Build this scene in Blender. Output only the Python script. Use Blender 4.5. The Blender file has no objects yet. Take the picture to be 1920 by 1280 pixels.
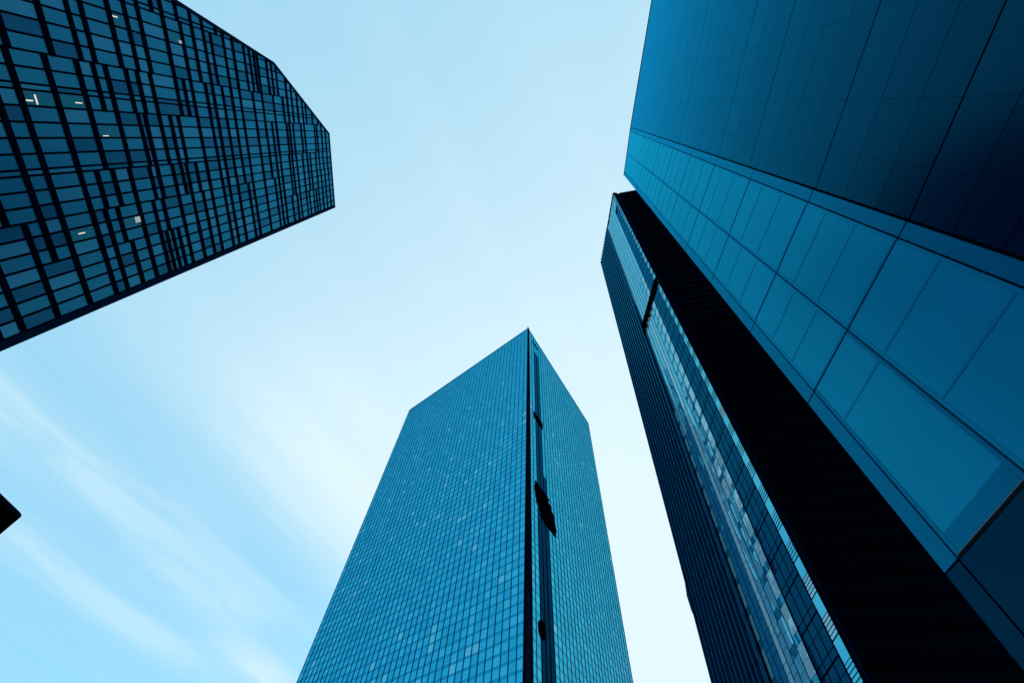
import bpy, math, random
from mathutils import Vector, Matrix, noise
random.seed(7)
R = math.radians
sc = bpy.context.scene
col = sc.collection

# ------------------------------------------------------------------ camera
# looking steeply up from the plaza with a wide lens and a slight roll
CAM = Vector((0, 0, 1.7))
MX = Matrix(((0.9918441476, 0.1274566078, 0.0),
             (-0.1141827934, 0.8885497378, 0.4443440706),
             (0.0566345879, -0.4407200660, 0.8958562088)))   # camera (x right, y down, z forward) -> world
F_PX = 870.0
cam = bpy.data.cameras.new('camera')
cam.sensor_width = 36.0
cam.lens = 36.0 * F_PX / 1920.0
cam.clip_start = 0.1
cam.clip_end = 6000
co = bpy.data.objects.new('camera', cam)
col.objects.link(co)
xr, yd, zf = (Vector((MX[0][i], MX[1][i], MX[2][i])) for i in range(3))
m3 = Matrix((xr, -yd, -zf)).transposed()
co.matrix_world = Matrix.Translation(CAM) @ m3.to_4x4()
sc.camera = co


def screen_area(pts):
    """size of a piece as it shows in the photograph (used only to choose which pieces become parts)"""
    P = []
    for p in pts:
        d = p - CAM
        z = d.dot(zf)
        if z < 0.2:
            return 0.0
        P.append((d.dot(xr) / z * F_PX + 960, d.dot(yd) / z * F_PX + 640))
    cx = sum(p[0] for p in P) / len(P)
    cy = sum(p[1] for p in P) / len(P)
    if not (-20 < cx < 1940 and -20 < cy < 1300):
        return 0.0
    a = 0
    for i in range(len(P)):
        x0, y0 = P[i]
        x1, y1 = P[(i + 1) % len(P)]
        a += x0 * y1 - x1 * y0
    return abs(a) / 2


# ------------------------------------------------------------------ materials
def nodes(name):
    m = bpy.data.materials.new(name)
    m.use_nodes = True
    nt = m.node_tree
    nt.nodes.clear()
    return m, nt, nt.nodes.new('ShaderNodeOutputMaterial')


def matte(name, c, rough=0.7, spec=0.2, var=0.25, scale=0.4):
    m, nt, out = nodes(name)
    b = nt.nodes.new('ShaderNodeBsdfPrincipled')
    b.inputs['Roughness'].default_value = rough
    b.inputs['Specular IOR Level'].default_value = spec
    tc = nt.nodes.new('ShaderNodeTexCoord')
    n = nt.nodes.new('ShaderNodeTexNoise')
    n.inputs['Scale'].default_value = scale
    n.inputs['Detail'].default_value = 6
    nt.links.new(tc.outputs['Object'], n.inputs['Vector'])
    r = nt.nodes.new('ShaderNodeValToRGB')
    r.color_ramp.elements[0].color = tuple(x * (1 - var) for x in c) + (1,)
    r.color_ramp.elements[1].color = tuple(x * (1 + var) for x in c) + (1,)
    nt.links.new(n.outputs['Fac'], r.inputs['Fac'])
    nt.links.new(r.outputs['Color'], b.inputs['Base Color'])
    nt.links.new(b.outputs[0], out.inputs[0])
    return m


def glass(name, tint, ior, base, rough=0.02, bump=0.0, bscale=0.5, stretch=(1, 1, 1), var=0.12):
    """blue solar glass: a dark tinted body under a coated, tinted reflection that rises towards grazing"""
    m, nt, out = nodes(name)
    L = nt.links.new
    tc = nt.nodes.new('ShaderNodeTexCoord')
    geo = nt.nodes.new('ShaderNodeNewGeometry')
    n = nt.nodes.new('ShaderNodeTexNoise')
    n.inputs['Scale'].default_value = 0.25
    n.inputs['Detail'].default_value = 5
    L(geo.outputs['Position'], n.inputs['Vector'])
    dif = nt.nodes.new('ShaderNodeBsdfDiffuse')
    rr = nt.nodes.new('ShaderNodeValToRGB')
    rr.color_ramp.elements[0].color = tuple(x * (1 - var) for x in base) + (1,)
    rr.color_ramp.elements[1].color = tuple(x * (1 + var) for x in base) + (1,)
    L(n.outputs['Fac'], rr.inputs['Fac'])
    L(rr.outputs['Color'], dif.inputs['Color'])
    gl = nt.nodes.new('ShaderNodeBsdfGlossy')
    gl.inputs['Color'].default_value = tuple(tint) + (1,)
    gl.inputs['Roughness'].default_value = rough
    fr = nt.nodes.new('ShaderNodeFresnel')
    fr.inputs['IOR'].default_value = ior
    mix = nt.nodes.new('ShaderNodeMixShader')
    L(fr.outputs[0], mix.inputs[0])
    L(dif.outputs[0], mix.inputs[1])
    L(gl.outputs[0], mix.inputs[2])
    if bump:
        mp = nt.nodes.new('ShaderNodeMapping')
        mp.inputs['Scale'].default_value = stretch
        L(geo.outputs['Position'], mp.inputs['Vector'])
        n2 = nt.nodes.new('ShaderNodeTexNoise')
        n2.inputs['Scale'].default_value = bscale
        n2.inputs['Detail'].default_value = 2
        L(mp.outputs[0], n2.inputs['Vector'])
        bp = nt.nodes.new('ShaderNodeBump')
        bp.inputs['Strength'].default_value = 1.0
        bp.inputs['Distance'].default_value = bump
        L(n2.outputs['Fac'], bp.inputs['Height'])
        L(bp.outputs[0], gl.inputs['Normal'])
    L(mix.outputs[0], out.inputs[0])
    return m


def lamp_mat(name, c, s):
    m, nt, out = nodes(name)
    e = nt.nodes.new('ShaderNodeEmission')
    e.inputs[0].default_value = tuple(c) + (1,)
    e.inputs[1].default_value = s
    nt.links.new(e.outputs[0], out.inputs[0])
    return m


BLUE = (0.03, 0.62, 0.98)
M = dict(
    black=matte('black_metal', (0.0008, 0.002, 0.007), 0.65, 0.0),
    navy=matte('navy_metal_cladding', (0.001, 0.008, 0.026), 0.6, 0.0),
    dark_core=matte('dark_wall', (0.001, 0.004, 0.012), 0.8, 0.0),
    frame_blue=matte('blue_grey_mullion_metal', (0.002, 0.045, 0.11), 0.45, 0.2),
    fin=glass('dark_blue_fin_metal', (0.04, 0.6, 0.95), 2.1, (0.004, 0.045, 0.11), 0.25),
    rib=matte('dark_rib_metal', (0.0012, 0.0025, 0.008), 0.7, 0.0),
    void=matte('louvre_void', (0.0008, 0.001, 0.002), 0.9, 0.0),
    roof=matte('roof_gravel', (0.12, 0.13, 0.14), 0.9, 0.1),
    a1=glass('grid_glass', (0.06, 0.65, 1.0), 1.95, (0.0005, 0.020, 0.075), 0.3),
    a2=glass('grid_glass_deep', (0.06, 0.58, 0.97), 1.68, (0.0005, 0.010, 0.050), 0.3),
    a3=glass('grid_glass_pale', (0.09, 0.64, 1.0), 2.15, (0.002, 0.026, 0.090), 0.3),
    alit=glass('grid_glass_lit_room', (0.02, 0.5, 0.8), 1.7, (0.01, 0.06, 0.09), 0.05),
    c1=glass('tower_glass', (0.055, 0.70, 0.96), 8, (0.004, 0.10, 0.26), 0.03),
    c2=glass('tower_glass_deep', (0.045, 0.66, 0.93), 7.4, (0.002, 0.075, 0.22), 0.03),
    c3=glass('tower_glass_pale', (0.075, 0.74, 1.0), 8.3, (0.015, 0.115, 0.26), 0.05),
    c4=glass('tower_glass_blinds', (0.2, 0.78, 0.97), 7, (0.14, 0.38, 0.48), 0.1),
    csp=glass('tower_spandrel_glass', (0.015, 0.6, 0.93), 6.5, (0.001, 0.06, 0.17), 0.08),
    cstripe=glass('shade_stripe_glass', (0.01, 0.32, 0.72), 1.28, (0.0003, 0.002, 0.010), 0.05),  # a stripe of reflected shade, put into the glass colour
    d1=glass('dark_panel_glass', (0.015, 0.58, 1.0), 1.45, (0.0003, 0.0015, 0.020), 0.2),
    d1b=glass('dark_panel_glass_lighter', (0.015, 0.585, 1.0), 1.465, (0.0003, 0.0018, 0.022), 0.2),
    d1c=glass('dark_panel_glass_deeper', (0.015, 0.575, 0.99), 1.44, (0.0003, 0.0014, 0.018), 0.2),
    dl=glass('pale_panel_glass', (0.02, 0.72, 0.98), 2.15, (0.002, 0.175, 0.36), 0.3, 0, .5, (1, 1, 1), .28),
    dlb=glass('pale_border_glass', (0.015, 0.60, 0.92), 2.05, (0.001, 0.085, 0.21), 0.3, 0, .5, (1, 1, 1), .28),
    dshade=glass('backing_shadow_glass', (0.015, 0.66, 0.95), 2.15, (0.002, 0.146, 0.315), 0.3),  # slightly darker tone, paints the shadows behind the light panes
    dd=glass('dark_low_panel_glass', (0.01, 0.4, 0.75), 1.5, (0.0005, 0.006, 0.025), 0.05),
    e1=glass('wavy_glass', (0.16, 0.74, 0.95), 5.0, (0.22, 0.52, 0.62), 0.02, 0.14, 0.55, (1, 1, 0.22)),  # pale body colour stands in for a reflected pale building
    e2=glass('wavy_glass_deep', (0.06, 0.56, 0.82), 4.0, (0.015, 0.14, 0.24), 0.02, 0.12, 0.5, (1, 1, 0.3)),
    e3=glass('pale_blind_reflection_glass', (0.30, 0.72, 0.88), 4.0, (0.62, 0.80, 0.84), 0.05, 0.02, 0.6),  # blinds, whitened further to imitate pale broken reflections
    ed=glass('dark_strip_glass', (0.01, 0.36, 0.70), 1.75, (0.0005, 0.009, 0.035), 0.03),
    eb=glass('bright_strip_glass', (0.12, 0.72, 0.95), 6.0, (0.12, 0.48, 0.64), 0.05),
    lamp=lamp_mat('warm_tube_light', (1.0, 0.9, 0.72), 0.95),
    lampdim=lamp_mat('dim_room_light', (0.75, 0.9, 0.95), 0.45),
)


# ------------------------------------------------------------------ mesh helpers
class MB:
    """collects solid pieces in world coordinates, then links them as ONE mesh object"""
    def __init__(self):
        self.v, self.f, self.mi = [], [], []

    def prism(self, front, back, mi=0):
        """solid between two matching polygons (front faces outwards)"""
        n = len(front)
        b = len(self.v)
        self.v += list(front) + list(back)
        self.f.append(tuple(b + i for i in range(n)))
        self.f.append(tuple(b + n + i for i in reversed(range(n))))
        for i in range(n):
            j = (i + 1) % n
            self.f.append((b + i, b + n + i, b + n + j, b + j))
        self.mi += [mi] * (n + 2)
        return self

    def build(self, name, mats, parent=None, pos=None):
        if not isinstance(mats, (list, tuple)):
            mats = [mats]
        c = Vector((0, 0, 0))
        for p in self.v:
            c += p
        c /= max(1, len(self.v))
        if pos is not None:
            c = pos
        me = bpy.data.meshes.new(name)
        me.from_pydata([tuple(p - c) for p in self.v], [], self.f)
        for m in mats:
            me.materials.append(m)
        for p, i in zip(me.polygons, self.mi):
            p.material_index = i
        import bmesh
        bm = bmesh.new()
        bm.from_mesh(me)
        bmesh.ops.recalc_face_normals(bm, faces=bm.faces)
        bm.to_mesh(me)
        bm.free()
        me.update()
        o = bpy.data.objects.new(name, me)
        col.objects.link(o)
        base = Vector((0, 0, 0))
        if parent is not None:
            o.parent = parent
            base = WP[parent.name]
        o.location = c - base
        WP[o.name] = c
        return o


WP = {}          # world position of each object's origin


def thing(name, label, cat, loc):
    o = bpy.data.objects.new(name, None)
    o.empty_display_size = 2
    col.objects.link(o)
    o.location = loc
    WP[o.name] = Vector(loc)
    o['label'] = label
    o['category'] = cat
    return o


class Face:
    """a flat facade: u metres along the roof edge, w metres down, d metres outwards"""
    def __init__(s, TL, TR, BL, BR, W, out):
        s.TL, s.TR, s.BL, s.BR = TL, TR, BL, BR
        s.L = (TR - TL).length
        s.W = W
        n = (TR - TL).cross(BL - TL).normalized()
        if n.dot(out - TL) < 0:
            n = -n
        s.n = n

    def p(s, u, w, d=0.0):
        a, t = u / s.L, w / s.W
        top = s.TL.lerp(s.TR, a)
        bot = s.BL.lerp(s.BR, a)
        return top.lerp(bot, t) + s.n * d

    def poly(s, uv, d0, d1, mb, mi=0, tilt=0.0):
        k1, k2 = random.uniform(-tilt, tilt), random.uniform(-tilt, tilt)
        cu = sum(q[0] for q in uv) / len(uv)
        cw = sum(q[1] for q in uv) / len(uv)
        front = [s.p(u, w, d1 + k1 * (u - cu) + k2 * (w - cw)) for u, w in uv]
        back = [s.p(u, w, d0) for u, w in uv]
        mb.prism(front, back, mi)
        return front

    def rect(s, u0, w0, u1, w1, d0, d1, mb, mi=0, tilt=0.0):
        return s.poly([(u0, w0), (u1, w0), (u1, w1), (u0, w1)], d0, d1, mb, mi, tilt)


class FanFace(Face):
    """a facade whose bays widen slightly towards the ground"""
    knots = ((-9, -9), (0, 0), (1.15, 1.35), (3.55, 5.15), (12.5, 12.35), (24.61, 24.61), (40, 40))

    def p(s, u, w, d=0.0):
        for (a0, b0), (a1, b1) in zip(s.knots[:-1], s.knots[1:]):
            if u <= a1:
                break
        ub = b0 + (b1 - b0) * (u - a0) / (a1 - a0)
        return Face.p(s, u + (ub - u) * min(1.0, w / 150.0), w, d)


def split_parts(items, name, mats, parent, limit=100, keep=()):
    """items: (front polygon, prism args). The largest in view become parts, the remainder one part of kind stuff"""
    items.sort(key=lambda it: (-(1e9 if it.get('keep') else 0) - screen_area(it['front'])))
    out = []
    rest = MB()
    for i, it in enumerate(items):
        if i < limit and (it.get('keep') or screen_area(it['front']) > 0):
            mb = MB()
            mb.prism(it['front'], it['back'])
            o = mb.build(name, mats[it['mi']], parent)
            it['obj'] = o
            out.append(o)
        else:
            rest.prism(it['front'], it['back'], it['mi'])
    if rest.v:
        o = rest.build(name, mats, parent)
        if len(items) > limit:
            o['kind'] = 'stuff'
    return out


def item(F, uv, d0, d1, mi, tilt=0.0, keep=False):
    k1, k2 = random.gauss(0, tilt), random.gauss(0, tilt)
    cu = sum(q[0] for q in uv) / len(uv)
    cw = sum(q[1] for q in uv) / len(uv)
    return dict(front=[F.p(u, w, d1 + k1 * (u - cu) + k2 * (w - cw)) for u, w in uv],
                back=[F.p(u, w, d0) for u, w in uv], mi=mi, keep=keep, uv=uv)


def clip(uv, a, b, c):
    """keep the side a*u + b*w + c >= 0"""
    out = []
    for i in range(len(uv)):
        p, q = uv[i], uv[(i + 1) % len(uv)]
        fp, fq = a * p[0] + b * p[1] + c, a * q[0] + b * q[1] + c
        if fp >= 0:
            out.append(p)
        if (fp >= 0) != (fq >= 0):
            t = fp / (fp - fq)
            out.append((p[0] + (q[0] - p[0]) * t, p[1] + (q[1] - p[1]) * t))
    return out


def V(a, b, c):
    return Vector((a, b, c + CAM.z))


EYE = CAM

# ------------------------------------------------------------------ tower with the irregular dark grid
def grid_tower():
    H = 150.0
    up = Vector((-0.0712, 0.0509, 0.9962))
    P0 = V(-62.764, 12.7504, H)
    U = Vector((0.0255, 0.9997, 0))
    wd = (H + CAM.z) / up.z
    u0, u1 = -27.0, 22.25

    def P(u, w, d=0):
        return P0 + U * u - up * w
    # shift so that u starts at 0 inside Face
    Fc = Face(P(u0, 0), P(u1, 0), P(u0, wd), P(u1, wd), wd, EYE)
    S = lambda uv: [(u - u0, w) for u, w in uv]
    t = thing('office_tower', 'tall dark tower with an irregular black window grid and a slanted roofline, at the left',
              'skyscraper', (P(-2, wd).x - 12, P(-2, wd).y, 0))
    # outline of the front in (u, w): roof edge, two slanted cuts, sides
    outline = [(0.0, 0.0), (21.94, 0.0), (22.2, wd), (u0, wd), (u0, 131.0), (-18.58, 65.16), (-14.32, 32.75)]
    cuts = []
    for (a, b) in (((0.0, 0.0), (-14.32, 32.75)), ((-14.32, 32.75), (-18.58, 65.16)), ((-18.58, 65.16), (u0, 131.0))):
        du, dw = b[0] - a[0], b[1] - a[1]
        l = math.hypot(du, dw)
        A, B = dw / l, -du / l                       # normal pointing into the facade
        if A * 20 + B * 100 - (A * a[0] + B * a[1]) < 0:
            A, B = -A, -B
        cuts.append((A, B, -(A * a[0] + B * a[1])))
    deep = -Fc.n * 30
    mb = MB()
    so = S(outline)
    front = [Fc.p(u, w, -0.02) for u, w in so]
    mb.prism(front, [p + deep for p in front])
    mb.build('wall', M['dark_core'], t)
    # trim along roof edge, slanted edges and the near vertical edge
    tr = MB()
    seq = [(-18.58, 65.16), (-14.32, 32.75), (0, 0), (21.94, 0)]
    ext = [(u0, 131.0)] + seq
    for a, b in zip(ext[:-1], ext[1:]):
        du, dw = b[0] - a[0], b[1] - a[1]
        l = math.hypot(du, dw)
        nu, nw = -dw / l, du / l
        if nu * (10 - a[0]) + nw * (90 - a[1]) < 0:
            nu, nw = -nu, -nw
        wdt = 0.55
        Fc.poly(S([a, b, (b[0] + nu * wdt, b[1] + nw * wdt), (a[0] + nu * wdt, a[1] + nw * wdt)]), -0.3, 0.16, tr)
    tr.build('roof_trim', M['navy'], t)
    tr = MB()
    Fc.poly(S([(21.25, 0.6), (21.94, 0.0), (22.2, wd), (21.15, wd)]), -0.3, 0.22, tr)
    tr.build('edge_trim', M['navy'], t)

    # rows of panes (between upright mullions), a few narrow ones
    rows = [21.2]
    u = 21.2
    i = 0
    while u > u0 + 1:
        i += 1
        if i in (11, 17, 25):
            u -= 0.62
        else:
            u -= 1.62
        rows.append(u)
    rows.reverse()
    nrow = len(rows) - 1
    # groups of rows share their floor bands
    rnd = random.Random(12)
    groups, i = [], 0
    while i < nrow:
        g = rnd.choice((2, 3, 3, 4, 4, 5))
        groups.append((i, min(nrow, i + g)))
        i += g
    wmax = 124.0

    def visible(uv):
        for c in cuts:
            uv = clip(uv, c[0], c[1], c[2] - 0.5)
            if len(uv) < 3:
                return None
        return uv
    panes, bands, lits = [], [], [(-2.65, 96.6), (-2.4, 95.2), (-2.81, 89.5), (-13.56, 80.0), (0.91, 86.65), (12.2, 94.9), (-12.8, 65.9), (12.0, 84.7)]
    base = [0.4 + 3.1 * k for k in range(40)]
    off = [0.0] * 40
    for gi, (a, b) in enumerate(groups):
        for k in range(40):
            if rnd.random() < 0.36:
                off[k] = rnd.choice((-0.95, -0.45, 0.0, 0.0, 0.0, 0.45, 0.95))
        ws = []
        for k in range(40):
            w = base[k] + (off[k] if k > 1 else 0)
            if rnd.random() < 0.02 and 2 < k < 36:
                continue
            ws.append(w)
            if rnd.random() < 0.07:
                ws.append(w + rnd.choice((1.35, 1.6, 2.0)))
        ws = sorted(w for w in ws if w < wmax)
        ws = [w for j, w in enumerate(ws) if j == 0 or w - ws[j - 1] > 1.3]
        ua, ub = rows[a], rows[b]
        for w in ws:
            uv = visible([(ua - 0.08, w - 0.34), (ub + 0.11, w - 0.34), (ub + 0.11, w + 0.34), (ua - 0.11, w + 0.34)])
            if uv:
                bands.append(item(Fc, S(uv), -0.2, 0.17 + rnd.uniform(-.03, .03), 0))
        for r in range(a, b):
            for w0, w1 in zip(ws[:-1], ws[1:]):
                uv = visible([(rows[r] + 0.03, w0 + 0.1), (rows[r + 1] - 0.03, w0 + 0.1), (rows[r + 1] - 0.03, w1 - 0.1), (rows[r] + 0.03, w1 - 0.1)])
                if not uv:
                    continue
                x = rnd.random()
                mi = 0 if x < 0.62 else (1 if x < 0.86 else 2)
                it = item(Fc, S(uv), -0.3, 0.03, mi, 0.004)
                for l in lits:
                    if rows[r] < l[0] < rows[r + 1] and w0 < l[1] < w1:
                        it['keep'] = True
                        it['mi'] = 3
                        it.setdefault('lamps', []).append((rows[r], w0, rows[r + 1], w1, l))
                panes.append(it)
    split_parts(panes, 'window', [M['a1'], M['a2'], M['a3'], M['alit']], t)
    # tube lights seen in the lit rooms
    for it in panes:
        for ra, w0, rb, w1, l in (it.get('lamps', ()) if 'obj' in it else ()):
            mb = MB()
            idx = lits.index(l)
            du, dw, mat, nm = ((.07, .45, 'lamp', 'tube_light'), (.5, .08, 'lamp', 'tube_light'), (.06, .5, 'lamp', 'tube_light'), (.07, .5, 'lamp', 'tube_light'),
                               (.05, .45, 'lamp', 'tube_light'), (.06, .5, 'lamp', 'tube_light'), (.2, .35, 'lampdim', 'room_light'),
                               (.4, .5, 'lampdim', 'room_light'))[idx]
            cu = min(max(l[0], ra + .2 + du), rb - .2 - du)
            cw = min(max(l[1], w0 + .4 + dw), w1 - .4 - dw)
            Fc.rect(cu - du - u0, cw - dw, cu + du - u0, cw + dw, 0.0, 0.07, mb)
            mb.build(nm, M[mat], it['obj'])
    split_parts(bands, 'floor_band', [M['black']], t)
    for k, r in enumerate(rows):
        uv = visible([(r - 0.115, 0.3), (r + 0.115, 0.3), (r + 0.115, wmax), (r - 0.115, wmax)])
        if uv:
            mb = MB()
            Fc.poly(S(uv), -0.25, 0.10, mb)
            mb.build('mullion', M['black'], t)
    return t


# ------------------------------------------------------------------ central glass tower
def central_tower():
    H = 220.0
    up = Vector((-0.0143, -0.0058, 0.9999))
    P0 = V(7.3792, 100.247, H)
    Ua = Vector((-0.7076, 0.7067, 0))
    Ub = Vector((0.6102, 0.7922, 0))
    wd = (H + CAM.z) / up.z
    k = wd / 165.0

    def A(u, w): return P0 + Ua * u - up * w

    def B(u, w): return P0 + Ub * u - up * w
    t = thing('office_tower', 'blue glass tower seen corner-on in the centre, with a dark strip down its corner', 'skyscraper',
              (P0.x, P0.y + 45, 0))
    LA, LB = 86.45, 68.68
    Fa = Face(A(0.0, 0), A(LA, 0), A(-1.72 * k, wd), A(LA - .2, wd), wd, EYE)
    c0, c1 = B(1.0, 0), B(5.5 * k, wd)
    Fb = Face(c0, B(LB, 0), c1, B(LB + .3, wd), wd, EYE)
    Fk = Face(Fa.p(0, 0), c0, Fa.p(0, wd), c1, wd, EYE)
    # body
    mb = MB()
    back = A(LA, 0) + Ub * LB
    backb = A(LA, wd) + Ub * LB
    top = [Fa.p(0, 0), Fa.p(Fa.L, 0), back, Fb.p(Fb.L, 0), Fb.p(0, 0)]
    bot = [Fa.p(0, wd), Fa.p(Fa.L, wd), backb, Fb.p(Fb.L, wd), Fb.p(0, wd)]
    mb.prism(top, bot)
    mb.build('wall', M['dark_core'], t)
    mb = MB()
    Fk.rect(0.02, -0.9, Fk.L - .02, wd, -0.25, 0.10, mb)
    mb.build('corner_column', M['navy'], t)
    mb = MB()
    Fk.rect(-0.10, -1.6, 0.08, wd, -0.3, 0.2, mb)
    mb.build('corner_fin', M['black'], t)
    mb = MB()
    Fk.rect(Fk.L - .1, -1.2, Fk.L + .10, wd, -0.3, 0.2, mb)
    mb.build('corner_fin', M['black'], t)
    # roof coping
    mb = MB()
    Fa.rect(0.1, 0.0, Fa.L, 0.7, -0.3, 0.14, mb)
    mb.build('coping', M['csp'], t)
    mb = MB()
    Fb.rect(0.1, 0.0, Fb.L, 0.7, -0.3, 0.14, mb)
    mb.build('coping', M['csp'], t)
    wmax = 192.0
    fl = 2.45
    mats = [M['c1'], M['c2'], M['c3'], M['c4'], M['cstripe']]
    rnd = random.Random(5)
    panes, spans = [], []
    bay = lambda w: (4.9, 8.6 + .6 * w / 160.0)      # painted stripe of reflected shade beside the corner, in Fb metres
    for Fq, ncol, side in ((Fa, 40, 0), (Fb, 29, 1)):
        cw = Fq.L / ncol
        n = 0
        w = 0.7
        while w < wmax:
            wt = w + fl
            mi_row = rnd.random()
            for c in range(ncol):
                ua, ub = c * cw, (c + 1) * cw
                nv = noise.noise(Vector((c * 0.16 + 40 * side, w * 0.028, 3.1)))
                x = rnd.random()
                dens = 0.05 + max(0, nv) * 0.55 + 0.10 * min(1, max(0, (w - 45) / 60)) if side == 0 else 0.05
                mi = 3 if x < dens * 0.16 else (2 if x < dens * .75 + 0.06 else (1 if x < 0.55 else 0))
                if w < 38:
                    mi = 0 if x < .6 else 1
                if side == 1 and 14 < w and (c in (2, 3) or (c == 4 and w > 96)):
                    mi = 4  # panes darkened to imitate a reflected shadow stripe
                it = item(Fq, [(ua + .05, w + .52), (ub - .05, w + .52), (ub - .05, wt - .02), (ua + .05, wt - .02)], -0.1, 0.03, mi, 0.0045)
                it['screen'] = 1
                panes.append(it)
                spans.append(item(Fq, [(ua + .05, w + .07), (ub - .05, w + .07), (ub - .05, w + .46), (ua + .05, w + .46)], -0.1, 0.03,
                                  1 if mi == 4 else 0, 0.003))
            w = wt
    split_parts(panes, 'window', mats, t)
    split_parts(spans, 'spandrel', [M['csp'], M['cstripe']], t)
    for Fq, ncol in ((Fa, 40), (Fb, 29)):
        cw = Fq.L / ncol
        for c in range(ncol + 1):
            mb = MB()
            Fq.rect(max(0, c * cw - .07), 0.72, min(Fq.L, c * cw + .07), wmax, -0.1, 0.15, mb)
            mb.build('mullion', M['frame_blue'] if Fq is Fa or c not in (2, 3, 4, 5) else M['black'], t)  # mullions blackened within the painted shade stripe
    # black louvred openings on the right face
    g = lambda pts: pts
    def vent(uvs, mat='void', d=.22):
        mb = MB()
        Fb.poly(uvs, -0.2, d, mb)
        return mb.build('plant_opening', M[mat], t)
    def conv(u, w):       # metres from the old corner -> Fb metres
        s0 = 1.0 + 4.5 * w / 165.0
        return ((u - s0) * Fb.L / (LB - s0), w)
    # one-storey slot
    vent([conv(6.0, 66.6), conv(13.0, 66.6), conv(13.0, 70.4), conv(6.0, 70.4)])
    # three-storey opening with stepped ends
    mb = MB()
    for i, (a, b) in enumerate(((6.9, 15.2), (6.4, 17.4), (7.0, 18.8), (7.6, 19.4), (9.6, 20.0), (12.0, 19.6))):
        w0 = 104.2 + i * 2.1
        q = [conv(a, w0), conv(b, w0), conv(b + .3, w0 + 2.12), conv(a + .3, w0 + 2.12)]
        Fb.poly(q, -0.2, .22 + .004 * i, mb)
    o = mb.build('plant_opening', M['void'], t)
    for i in range(6):
        mb = MB()
        w0 = 105.0 + 2.1 * i
        Fb.poly([conv(7.6 + .5 * i, w0), conv(16 + .5 * i, w0), conv(16 + .5 * i, w0 + .3), conv(7.6 + .5 * i, w0 + .3)], .1, .42, mb)
        mb.build('louvre', M['black'], o)
    # small octagonal opening lower down
    cu, cw_ = 10.1, 150.8
    vent([conv(cu + 1.9 * math.cos(R(22.5 + 45 * q)), cw_ + 2.3 * math.sin(R(22.5 + 45 * q))) for q in range(8)])
    # thin slot under the roof
    vent([conv(4.6, 6.6), conv(10.2, 6.6), conv(10.2, 8.2), conv(4.6, 8.2)], 'navy', .12)
    return t


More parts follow.
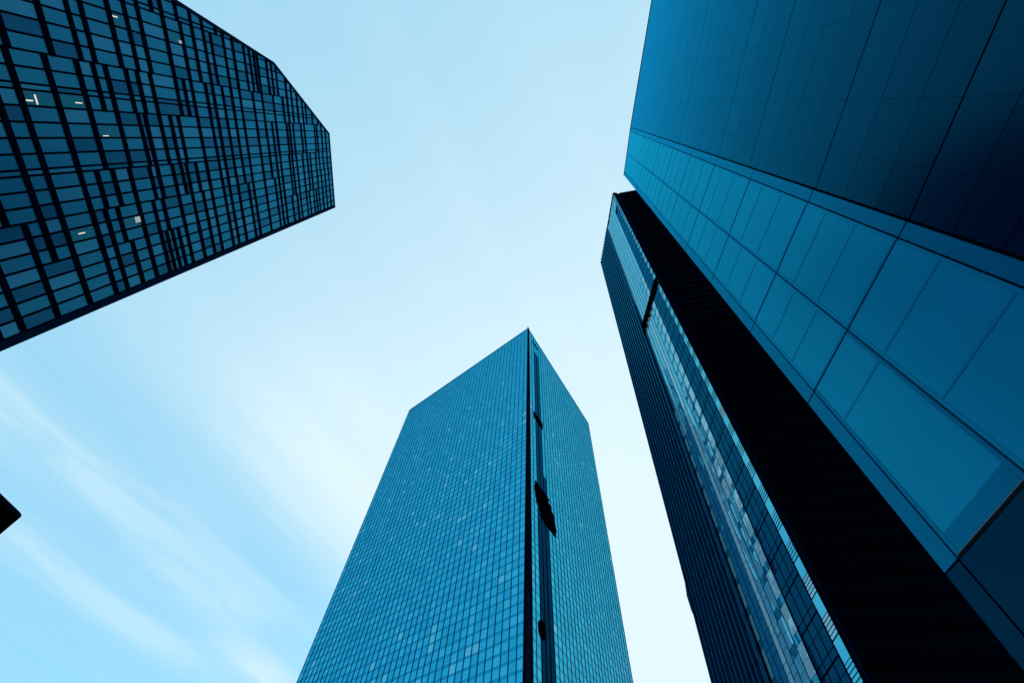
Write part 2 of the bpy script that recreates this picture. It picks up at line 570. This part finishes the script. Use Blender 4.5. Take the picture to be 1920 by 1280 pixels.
# ------------------------------------------------------------------ near building of large glass panels
def panel_building():
    H = 80.0
    up = Vector((0.05, -0.0168, 0.9986))
    P0 = V(13.9634, 0.4065, H)
    Ud = Vector((-0.044, -0.999, 0)).normalized()
    a = R(93)
    Ul = Vector((math.cos(a), math.sin(a), 0))
    wd = (H + CAM.z) / up.z
    t = thing('glass_panel_building', 'dark blue building clad in large flat glass panels, leaning in from the right', 'office building',
              (P0.x + 14, P0.y - 8, 0))
    LD = 46.0
    Fd = Face(P0, P0 + Ud * LD, P0 - up * wd, P0 + Ud * LD - up * wd, wd, EYE)
    LL = 6.3
    Fl = Face(P0, P0 + Ul * LL, P0 - up * wd, P0 + Ul * LL - up * wd, wd, EYE)
    tip = 6.6                                            # the roof slopes down to the light face's end
    X = Vector((24, 3, 0))
    mb = MB()
    top = [Fd.p(LD, 0, -.1), Fd.p(0, 0, -.1), Fl.p(0, 0, -.12), Fl.p(LL - .05, tip, -.12)]
    q = [P0 - up * 0]
    top = [Fd.p(LD, 0.05, -.1), Fd.p(0.1, 0.05, -.1), Fl.p(LL - .03, tip + .05, -.12)]
    bot = [Fd.p(LD, wd, -.1), Fd.p(0.1, wd, -.1), Fl.p(LL - .03, wd, -.12)]
    top += [top[2] + X, top[0] + X]
    bot += [bot[2] + X, bot[0] + X]
    mb.prism(top, bot)
    mb.build('wall', M['dark_core'], t)
    # copings
    mb = MB()
    Fd.rect(0, -.02, LD, .28, -.4, .05, mb)
    mb.build('coping', M['frame_blue'], t)
    mb = MB()
    Fl.poly([(0.02, 0), (LL, tip), (LL, tip + .3), (0.02, .3)], -.4, .05, mb)
    mb.build('coping', M['frame_blue'], t)
    # dark face
    major = {53.21, 60.69, 66.24, 47.56, 35.5, 20.4}
    seams = [.3, 2.8, 5.3, 7.8, 10.3, 12.8, 15.3, 17.8, 20.4, 22.9, 25.4, 27.9, 30.4, 33.0, 35.5, 37.9, 40.2, 42.57, 45.1, 47.56, 49.96, 51.6, 53.21,
             55.32, 57.02, 59.03, 60.69, 62.77, 64.66, 66.24, 67.91, 69.43, 70.9, 72.4, 74.4, 76.4, 78.4, 80.0]
    ul = [0.0, 1.38, 3.1, 5.75, 9.5, 13.0, 16.5, 20.0, 23.5, 27, 30.5, 34, 38, 42, LD]
    its = []
    rnd = random.Random(21)
    for w0, w1 in zip(seams[:-1], seams[1:]):
        mi = 1 if w0 in major else rnd.choice((0, 0, 2))
        g0 = .032 if w0 in major else .012
        g1 = .032 if w1 in major else .012
        for i, (ua, ub) in enumerate(zip(ul[:-1], ul[1:])):
            its.append(item(Fd, [(ua + (.05 if i == 0 else .005), w0 + g0), (ub - .003, w0 + g0), (ub - .003, w1 - g1), (ua + (.05 if i == 0 else .005), w1 - g1)],
                            -.08, .0, mi, 0.0012))
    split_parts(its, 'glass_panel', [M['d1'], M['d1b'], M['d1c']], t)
    mb = MB()
    Fd.rect(-.03, 0.3, 0.04, wd, -.5, .02, mb)
    mb.build('corner_joint', M['black'], t)
    # light face
    joints = [-6, 1.1, 7.7, 14.3, 20.9, 27.5, 34.1, 40.75, 47.4, 54.0, 60.55, 66.2, 72.75, 79.5]
    us = [0.0, 0.5, 3.47, 5.8, LL]
    cl = (-tip / LL, 1.0, -.32)
    for i, (w0, w1) in enumerate(zip(joints[:-1], joints[1:])):
        low = w0 > 72
        for j, (ua, ub) in enumerate(zip(us[:-1], us[1:])):
            uv = clip([(ua + .025, w0 + .03), (ub - .025, w0 + .03), (ub - .025, w1 - .03), (ua + .025, w1 - .03)], *cl)
            if len(uv) < 3:
                continue
            mb = MB()
            fr = Fl.poly(uv, -.1, .0, mb, tilt=.0007)
            edge = j in (0, 3)
            if screen_area(fr) <= 0:
                pass
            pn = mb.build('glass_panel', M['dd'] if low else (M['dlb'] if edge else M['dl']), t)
            if edge or low or w0 < 12:
                continue
            # darker strips painted as shadows of the mullions behind the pane
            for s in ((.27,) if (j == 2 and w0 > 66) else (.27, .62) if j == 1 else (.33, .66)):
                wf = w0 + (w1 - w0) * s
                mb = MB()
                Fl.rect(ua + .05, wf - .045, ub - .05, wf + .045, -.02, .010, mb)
                mb.build('fin_shadow', M['dshade'], pn)
            mb = MB()
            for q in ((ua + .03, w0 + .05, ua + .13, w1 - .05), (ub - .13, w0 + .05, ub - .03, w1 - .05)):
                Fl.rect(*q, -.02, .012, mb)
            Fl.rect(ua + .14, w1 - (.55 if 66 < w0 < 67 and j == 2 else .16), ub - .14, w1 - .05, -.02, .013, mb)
            mb.build('inner_border', M['dlb'] if 66 < w0 < 67 and j == 2 else M['dshade'], pn)
    mb = MB()
    Fl.rect(3.52, 72.705, 5.76, 72.722, -.05, .05, mb)
    mb.build('metal_joint_strip', matte('bare_steel', (.12, .14, .16), .4, .4), t)
    return t


# ------------------------------------------------------------------ slim tower beside it: fins, wavy glass, black ribbed side
def ribbed_tower():
    H = 170.0
    up = Vector((0.0056, -0.0722, 0.9974))
    P0 = V(28.5019, 21.9547, H)
    U = Vector((0.0336, 0.9994, 0))
    wd = (H + CAM.z) / up.z
    t = thing('office_tower', 'slim tower with upright fins, wavy glass and a black ribbed side', 'skyscraper',
              (P0.x + 12, P0.y + 20, 0))
    LE = 24.61
    Fe = FanFace(P0, P0 + U * LE, P0 - up * wd, P0 + U * LE - up * wd, wd, EYE)
    up2 = Vector((0.0204, -0.0669, 0.9975))
    Q0 = V(30.3689, 21.9045, H)
    U2 = Vector((0.9579, -0.287, 0)).normalized()
    wd2 = (H + CAM.z) / up2.z
    LB = 17.0
    Fb = Face(Q0, Q0 + U2 * LB, Q0 - up2 * wd2, Q0 + U2 * LB - up2 * wd2, wd, EYE)
    Fc = Face(P0, Q0, P0 - up * wd, Q0 - up2 * wd2, wd, EYE)
    mb = MB()
    X = Vector((16, 0, 0))
    top = [Fe.p(LE, 0, -.06), Fe.p(0.05, 0, -.06), Fb.p(0.02, 0, -.1), Fb.p(LB, 0, -.1), Fb.p(LB, 0, -.1) + U * 28]
    bot = [Fe.p(LE, wd, -.06), Fe.p(0.05, wd, -.06), Fb.p(0.02, wd, -.1), Fb.p(LB, wd, -.1), Fb.p(LB, wd, -.1) + U * 28]
    mb.prism(top, bot)
    mb.build('wall', M['dark_core'], t)
    wmax = 158.0
    rnd = random.Random(3)
    # --- black side: ribs
    w = 0.4
    while w < wmax:
        mb = MB()
        Fb.rect(0.05, w, LB, w + .95, -.2, .32, mb)
        mb.build('rib', M['rib'], t)
        w += 2.25
    # --- corner column between the two sides
    mb = MB()
    Fc.rect(0.06, -.5, Fc.L * .55, wd, -.3, .10, mb)
    mb.build('corner_column', M['black'], t)
    mb = MB()
    Fc.rect(Fc.L * .60, 0, Fc.L * .96, wd, -.3, .04, mb)
    mb.build('corner_column', M['navy'], t)
    mb = MB()
    Fc.rect(Fc.L * .565, -.3, Fc.L * .59, wd, -.3, .22, mb)
    mb.build('drain_pipe', M['navy'], t)
    w = 60.0
    while w < wmax:
        mb = MB()
        Fc.rect(Fc.L * .54, w, Fc.L * .64, w + .16, 0.0, .30, mb)
        mb.build('pipe_bracket', M['navy'], t)
        w += 3.3
    # --- finned part
    mb = MB()
    Fe.rect(12.5, 0.5, LE - .05, wd, -.2, 0.0, mb)
    mb.build('fin_backing_glass', M['ed'], t)
    w = 2.0
    while w < wmax:
        mb = MB()
        Fe.rect(12.6, w - .14, LE - .1, w + .14, -.1, .2, mb)
        mb.build('floor_band', M['black'], t)
        w += 3.33
    k = 0
    u = 12.6
    while u < LE + .05:
        mb = MB()
        Fe.rect(u - .09, .1, u + .09, wmax, -.1, .50 + .03 * rnd.random(), mb)
        mb.build('fin', M['fin'], t)
        u += 1.09
        k += 1
    mb = MB()
    Fe.poly([(LE - .2, 123.4), (LE + .5, 125.8), (LE + .95, 127.2), (LE + .7, 129.4), (LE + .3, 130.4), (LE - .2, 131.4)], -.6, .35, mb)
    mb.build('ledge', M['navy'], t)
    # --- wavy glass part
    cols = [3.6, 5.14, 6.65, 7.9, 8.95, 10.3, 11.5, 12.42]
    mats = [M['e1'], M['e2'], M['e3'], M['ed'], M['eb']]
    panes = []
    fl = 3.33
    run = [rnd.random() for _ in range(7)]
    for ci, (ua, ub) in enumerate(zip(cols[:-1], cols[1:])):
        w = 0.6
        r = 0
        while w < wmax:
            x = rnd.random()
            if x < .12:
                run[ci] = rnd.random()
            y = run[ci]
            if ci == 0:
                m_hi, m_lo = 2, 1
            elif ci == 1:
                m_hi, m_lo = (2 if y < .5 else 0), 1
            elif ci == 4 or ci == 5:
                m_hi = m_lo = 1 if y < .45 else 0
            elif ci == 6:
                m_hi, m_lo = (2 if y < .3 else 0 if y < .6 else 1), 1
            else:
                m_hi = m_lo = 0 if y < .62 else 2
            if w < 62:
                m_hi = m_lo = 0
            sh = (.0, .35, 1.2, .6, 1.8, .9, .3)[ci]
            a, b = w + sh, w + sh + fl
            mid = a + .8
            panes.append(item(Fe, [(ua + .02, a + .03), (ub - .02, a + .03), (ub - .02, mid - .03), (ua + .02, mid - .03)], -.12, .0, m_lo, .004))
            half = (mid + b) / 2
            panes.append(item(Fe, [(ua + .02, mid + .03), (ub - .02, mid + .03), (ub - .02, half - .02), (ua + .02, half - .02)], -.12, .0, m_hi, .004))
            panes.append(item(Fe, [(ua + .02, half + .02), (ub - .02, half + .02), (ub - .02, b - .03), (ua + .02, b - .03)], -.12, .0, m_hi, .004))
            w += fl
    # --- dark strip: two tall panes per storey
    w = 0.6
    dc = [1.25, 1.95, 2.7, 3.5]
    while w < wmax:
        for q, (ua, ub) in enumerate(zip(dc[:-1], dc[1:])):
            mi = 3 if w > 12 else 0
            panes.append(item(Fe, [(ua + .02, w + .06), (ub - .02, w + .06), (ub - .02, w + 1.72), (ua + .02, w + 1.72)], -.12, .0, mi, .006))
            panes.append(item(Fe, [(ua + .02, w + 1.78), (ub - .02, w + 1.78), (ub - .02, w + fl - .04), (ua + .02, w + fl - .04)], -.12, .0, mi, .006))
        w += fl
    # --- bright strip: a window, then a slatted window
    w = 0.4
    slats = []
    while w < wmax:
        panes.append(item(Fe, [(.09, w + .07), (1.16, w + .07), (1.16, w + 1.64), (.09, w + 1.64)], -.12, .02, 4, .006))
        panes.append(item(Fe, [(.09, w + 1.72), (1.16, w + 1.72), (1.16, w + fl - .07), (.09, w + fl - .07)], -.12, .02, 4 if rnd.random() < .8 else 2, .006))
        for s in range(4):
            ws = w + 1.95 + s * .33
            slats.append(item(Fe, [(.12, ws), (1.12, ws), (1.12, ws + .04), (.12, ws + .04)], 0.0, .05, 0))
        w += fl
    split_parts(panes, 'window', mats, t)
    split_parts(slats, 'sun_slat', [M['navy']], t)
    for u in cols[1:-1] + dc[1:3]:
        mb = MB()
        Fe.rect(u - .03, .4, u + .03, wmax, -.1, .05 if u > 3.6 else .02, mb)
        mb.build('mullion', M['frame_blue'] if u > 3.6 else M['black'], t)
    for u in (1.19, 3.56, 12.46, 0.05):
        mb = MB()
        Fe.rect(u - .06, .4, u + .06, wmax, -.1, {1.19: .04, 3.56: .05, 12.46: .16, .05: .015}[u], mb)
        mb.build('mullion', M['black'], t)
    mb = MB()
    w = 14.0
    while w < wmax:
        mb = MB()
        Fe.rect(1.26, w - .06 + .6, 3.48, w + .06 + .6, -.1, .03, mb)
        mb.build('floor_band', M['black'], t)
        w += fl
    # --- plant storey: dark band right across the wavy glass, ragged lower lip
    mb = MB()
    Fe.poly([(0.3, 75.8), (13.0, 73.6), (13.0, 76.2), (9.0, 76.6), (0.3, 78.6)], -.2, .2, mb)
    o = mb.build('plant_band', M['void'], t)
    for q in range(5):
        mb = MB()
        uu = 5.8 + q * 1.45
        Fe.rect(uu, 76.2, uu + .8, 77.5 + .5 * (q % 2), .1, .36, mb)
        mb.build('vent_cowl', M['void'], o)
    mb = MB()
    Fe.poly([(1.2, 11.8), (3.3, 12.3), (3.6, 13.2), (3.4, 14.2), (1.2, 13.2)], -.1, .12, mb)
    mb.build('plant_band', M['void'], t)
    mb = MB()
    Fe.rect(0.0, -.25, LE, .38, -.3, .2, mb)
    mb.build('coping', M['navy'], t)
    return t


# ------------------------------------------------------------------ canopy corner poking in at the left edge
def canopy():
    z = 5.0 + CAM.z
    c = Vector((-7.53, 6.77, z))
    d1 = Vector((-0.18, -0.39, 0)).normalized()
    d2 = Vector((-0.51, 0.48, 0)).normalized()
    t = thing('canopy', 'black canopy corner with a rounded tip, poking in at the left edge against the sky', 'canopy', (c.x - 1.6, c.y, 0))

    def outline(inset, n=8, r=.09):
        b = (d1 + d2).normalized()
        cc = c + b * inset
        pts = [cc + d1 * 2.6]
        for i in range(n + 1):
            s = i / n
            a, m, e = cc + d1 * r, cc, cc + d2 * r
            pts.append(a.lerp(m, s).lerp(m.lerp(e, s), s))
        pts.append(cc + d2 * 2.2)
        pts.append(cc + d2 * 2.2 + d1 * 2.6)
        return pts
    o = outline(0.0)
    mb = MB()
    mb.prism([p + Vector((0, 0, .07)) for p in o], o)
    mb.build('roof_slab', M['navy'], t)
    o = outline(0.03)
    mb = MB()
    mb.prism([p + Vector((0, 0, .01)) for p in o], [p - Vector((0, 0, .02)) for p in o])
    mb.build('soffit', M['void'], t)
    pc = c + d1 * 2.1 + d2 * 1.7
    mb = MB()
    ring = [Vector((math.cos(R(30 * i)) * .07, math.sin(R(30 * i)) * .07, 0)) for i in range(12)]
    mb.prism([pc + r - Vector((0, 0, .02)) for r in ring], [Vector((pc.x, pc.y, 0)) + r for r in ring])
    mb.build('post', M['black'], t)
    return t


grid_tower()
central_tower()
panel_building()
ribbed_tower()
canopy()

# ------------------------------------------------------------------ ground
mb = MB()
S = 3000
ring = [Vector((S * sx, S * sy, 0)) for sx, sy in ((-1, -1), (1, -1), (1, 1), (-1, 1))]
mb.prism([p - Vector((0, 0, .002)) for p in ring], [p - Vector((0, 0, 1)) for p in ring])
g = mb.build('ground', matte('grey_paving', (.14, .17, .19), .8, .3, .3, .6), None, Vector((0, 0, 0)))
g['kind'] = 'structure'

# ------------------------------------------------------------------ sky and light
SUN_EL, SUN_AZ = R(26), R(42)          # the sun stands low, ahead and to the right, behind the right-hand towers
w = bpy.data.worlds.new('World')
sc.world = w
w.use_nodes = True
nt = w.node_tree
nt.nodes.clear()
L = nt.links.new
N = nt.nodes.new


def math_n(op, a, b=None, c=None):
    n = N('ShaderNodeMath')
    n.operation = op
    for i, x in enumerate((a, b, c)):
        if x is None:
            continue
        if isinstance(x, (int, float)):
            n.inputs[i].default_value = x
        else:
            L(x, n.inputs[i])
    return n.outputs[0]


def smooth(x, a, b, lo=0.0, hi=1.0):
    n = N('ShaderNodeMapRange')
    n.interpolation_type = 'SMOOTHSTEP'
    L(x, n.inputs['Value'])
    n.inputs['From Min'].default_value = a
    n.inputs['From Max'].default_value = b
    n.inputs['To Min'].default_value = lo
    n.inputs['To Max'].default_value = hi
    return n.outputs['Result']


sky = N('ShaderNodeTexSky')
sky.sky_type = 'NISHITA'
sky.sun_disc = False
sky.sun_elevation = SUN_EL
sky.sun_rotation = SUN_AZ
sky.air_density = 1.0
sky.dust_density = 1.0
sky.ozone_density = 2.0
tc = N('ShaderNodeTexCoord')
sep = N('ShaderNodeSeparateXYZ')
L(tc.outputs['Generated'], sep.inputs[0])
zz = math_n('MAXIMUM', sep.outputs['Z'], 0.12)
qx = math_n('DIVIDE', sep.outputs['X'], zz)
qy = math_n('DIVIDE', sep.outputs['Y'], zz)
# axes along and across the thin cirrus streaks, on a flat layer overhead
al = math_n('ADD', math_n('MULTIPLY', qx, .61), math_n('MULTIPLY', qy, .79))
ac = math_n('ADD', math_n('MULTIPLY', qx, .79), math_n('MULTIPLY', qy, -.61))
cmb = N('ShaderNodeCombineXYZ')
L(math_n('MULTIPLY', al, .55), cmb.inputs[0])
L(math_n('MULTIPLY', ac, 2.2), cmb.inputs[1])


def cloud_noise(scale, detail, off, dist=0.4):
    mp = N('ShaderNodeMapping')
    mp.inputs['Location'].default_value = (off, off * .7, off * .3)
    L(cmb.outputs[0], mp.inputs['Vector'])
    n = N('ShaderNodeTexNoise')
    n.inputs['Scale'].default_value = scale
    n.inputs['Detail'].default_value = detail
    n.inputs['Roughness'].default_value = .55
    n.inputs['Distortion'].default_value = dist
    L(mp.outputs[0], n.inputs['Vector'])
    return n.outputs['Fac']


n1 = cloud_noise(1.6, 5, 3.3)
n2 = cloud_noise(3.0, 4, 9.1, .8)
wob = math_n('MULTIPLY', math_n('SUBTRACT', n1, .5), .22)
acw = math_n('ADD', ac, wob)
# broad thin veil ahead, thinning towards the upper left and behind
veil = math_n('MULTIPLY', smooth(acw, -1.50, -.92), smooth(al, -.7, .95, .06, .74))


def streak(c, width, amp, a0, a1):
    d = math_n('DIVIDE', math_n('SUBTRACT', acw, c), width)
    gss = math_n('POWER', 2.718, math_n('MULTIPLY', math_n('MULTIPLY', d, d), -1.0))
    gss = math_n('MULTIPLY', gss, smooth(al, a0, a0 + .45))
    gss = math_n('MULTIPLY', gss, smooth(al, a1 - .5, a1, 1.0, 0.0))
    return math_n('MULTIPLY', math_n('MULTIPLY', gss, amp), smooth(n2, .3, .66, .55, 1.1))


st = math_n('ADD', streak(-1.66, .17, .30, -.6, 1.25), streak(-2.11, .11, .30, -.2, 1.25))
st = math_n('ADD', st, streak(-1.86, .11, .42, .75, 1.7))
st = math_n('ADD', st, streak(-.93, .24, .12, -.1, .85))
veil = math_n('ADD', veil, st)
veil = math_n('ADD', veil, .24)
veil = math_n('ADD', veil, math_n('MULTIPLY', math_n('SUBTRACT', n2, .5), .14))
# whiter towards the low bright part of the sky ahead
veil = math_n('ADD', veil, smooth(al, .9, 1.6, 0, .22))
cl = N('ShaderNodeClamp')
L(veil, cl.inputs[0])
tint = N('ShaderNodeMix')
tint.data_type = 'RGBA'
tint.blend_type = 'MULTIPLY'
tint.inputs['Factor'].default_value = 1.0
L(sky.outputs[0], tint.inputs['A'])
tint.inputs['B'].default_value = (1.0, 2.5, 2.6, 1)
TINT = tint
mixc = N('ShaderNodeMix')
mixc.data_type = 'RGBA'
L(cl.outputs[0], mixc.inputs['Factor'])
air = N('ShaderNodeMix')
air.data_type = 'RGBA'
air.inputs['Factor'].default_value = 0.72
L(tint.outputs['Result'], air.inputs['A'])
air.inputs['B'].default_value = (2.3, 7.0, 10.0, 1)
L(air.outputs['Result'], mixc.inputs['A'])
mixc.inputs['B'].default_value = (7.9, 9.65, 10.3, 1)
bg = N('ShaderNodeBackground')
bg.inputs['Strength'].default_value = 0.1
L(mixc.outputs['Result'], bg.inputs['Color'])
wo = N('ShaderNodeOutputWorld')
L(bg.outputs[0], wo.inputs[0])

sl = bpy.data.lights.new('sun', 'SUN')
sl.energy = 0.8
sl.angle = R(12)
sl.color = (1.0, .97, .92)
so = bpy.data.objects.new('sun', sl)
col.objects.link(so)
sd = Vector((math.sin(SUN_AZ) * math.cos(SUN_EL), math.cos(SUN_AZ) * math.cos(SUN_EL), math.sin(SUN_EL)))
so.rotation_euler = sd.to_track_quat('Z', 'Y').to_euler()
so.location = (40, 60, 200)

sc.view_settings.view_transform = 'Standard'
sc.view_settings.look = 'None'
sc.view_settings.exposure = 0
sc.view_settings.gamma = 1
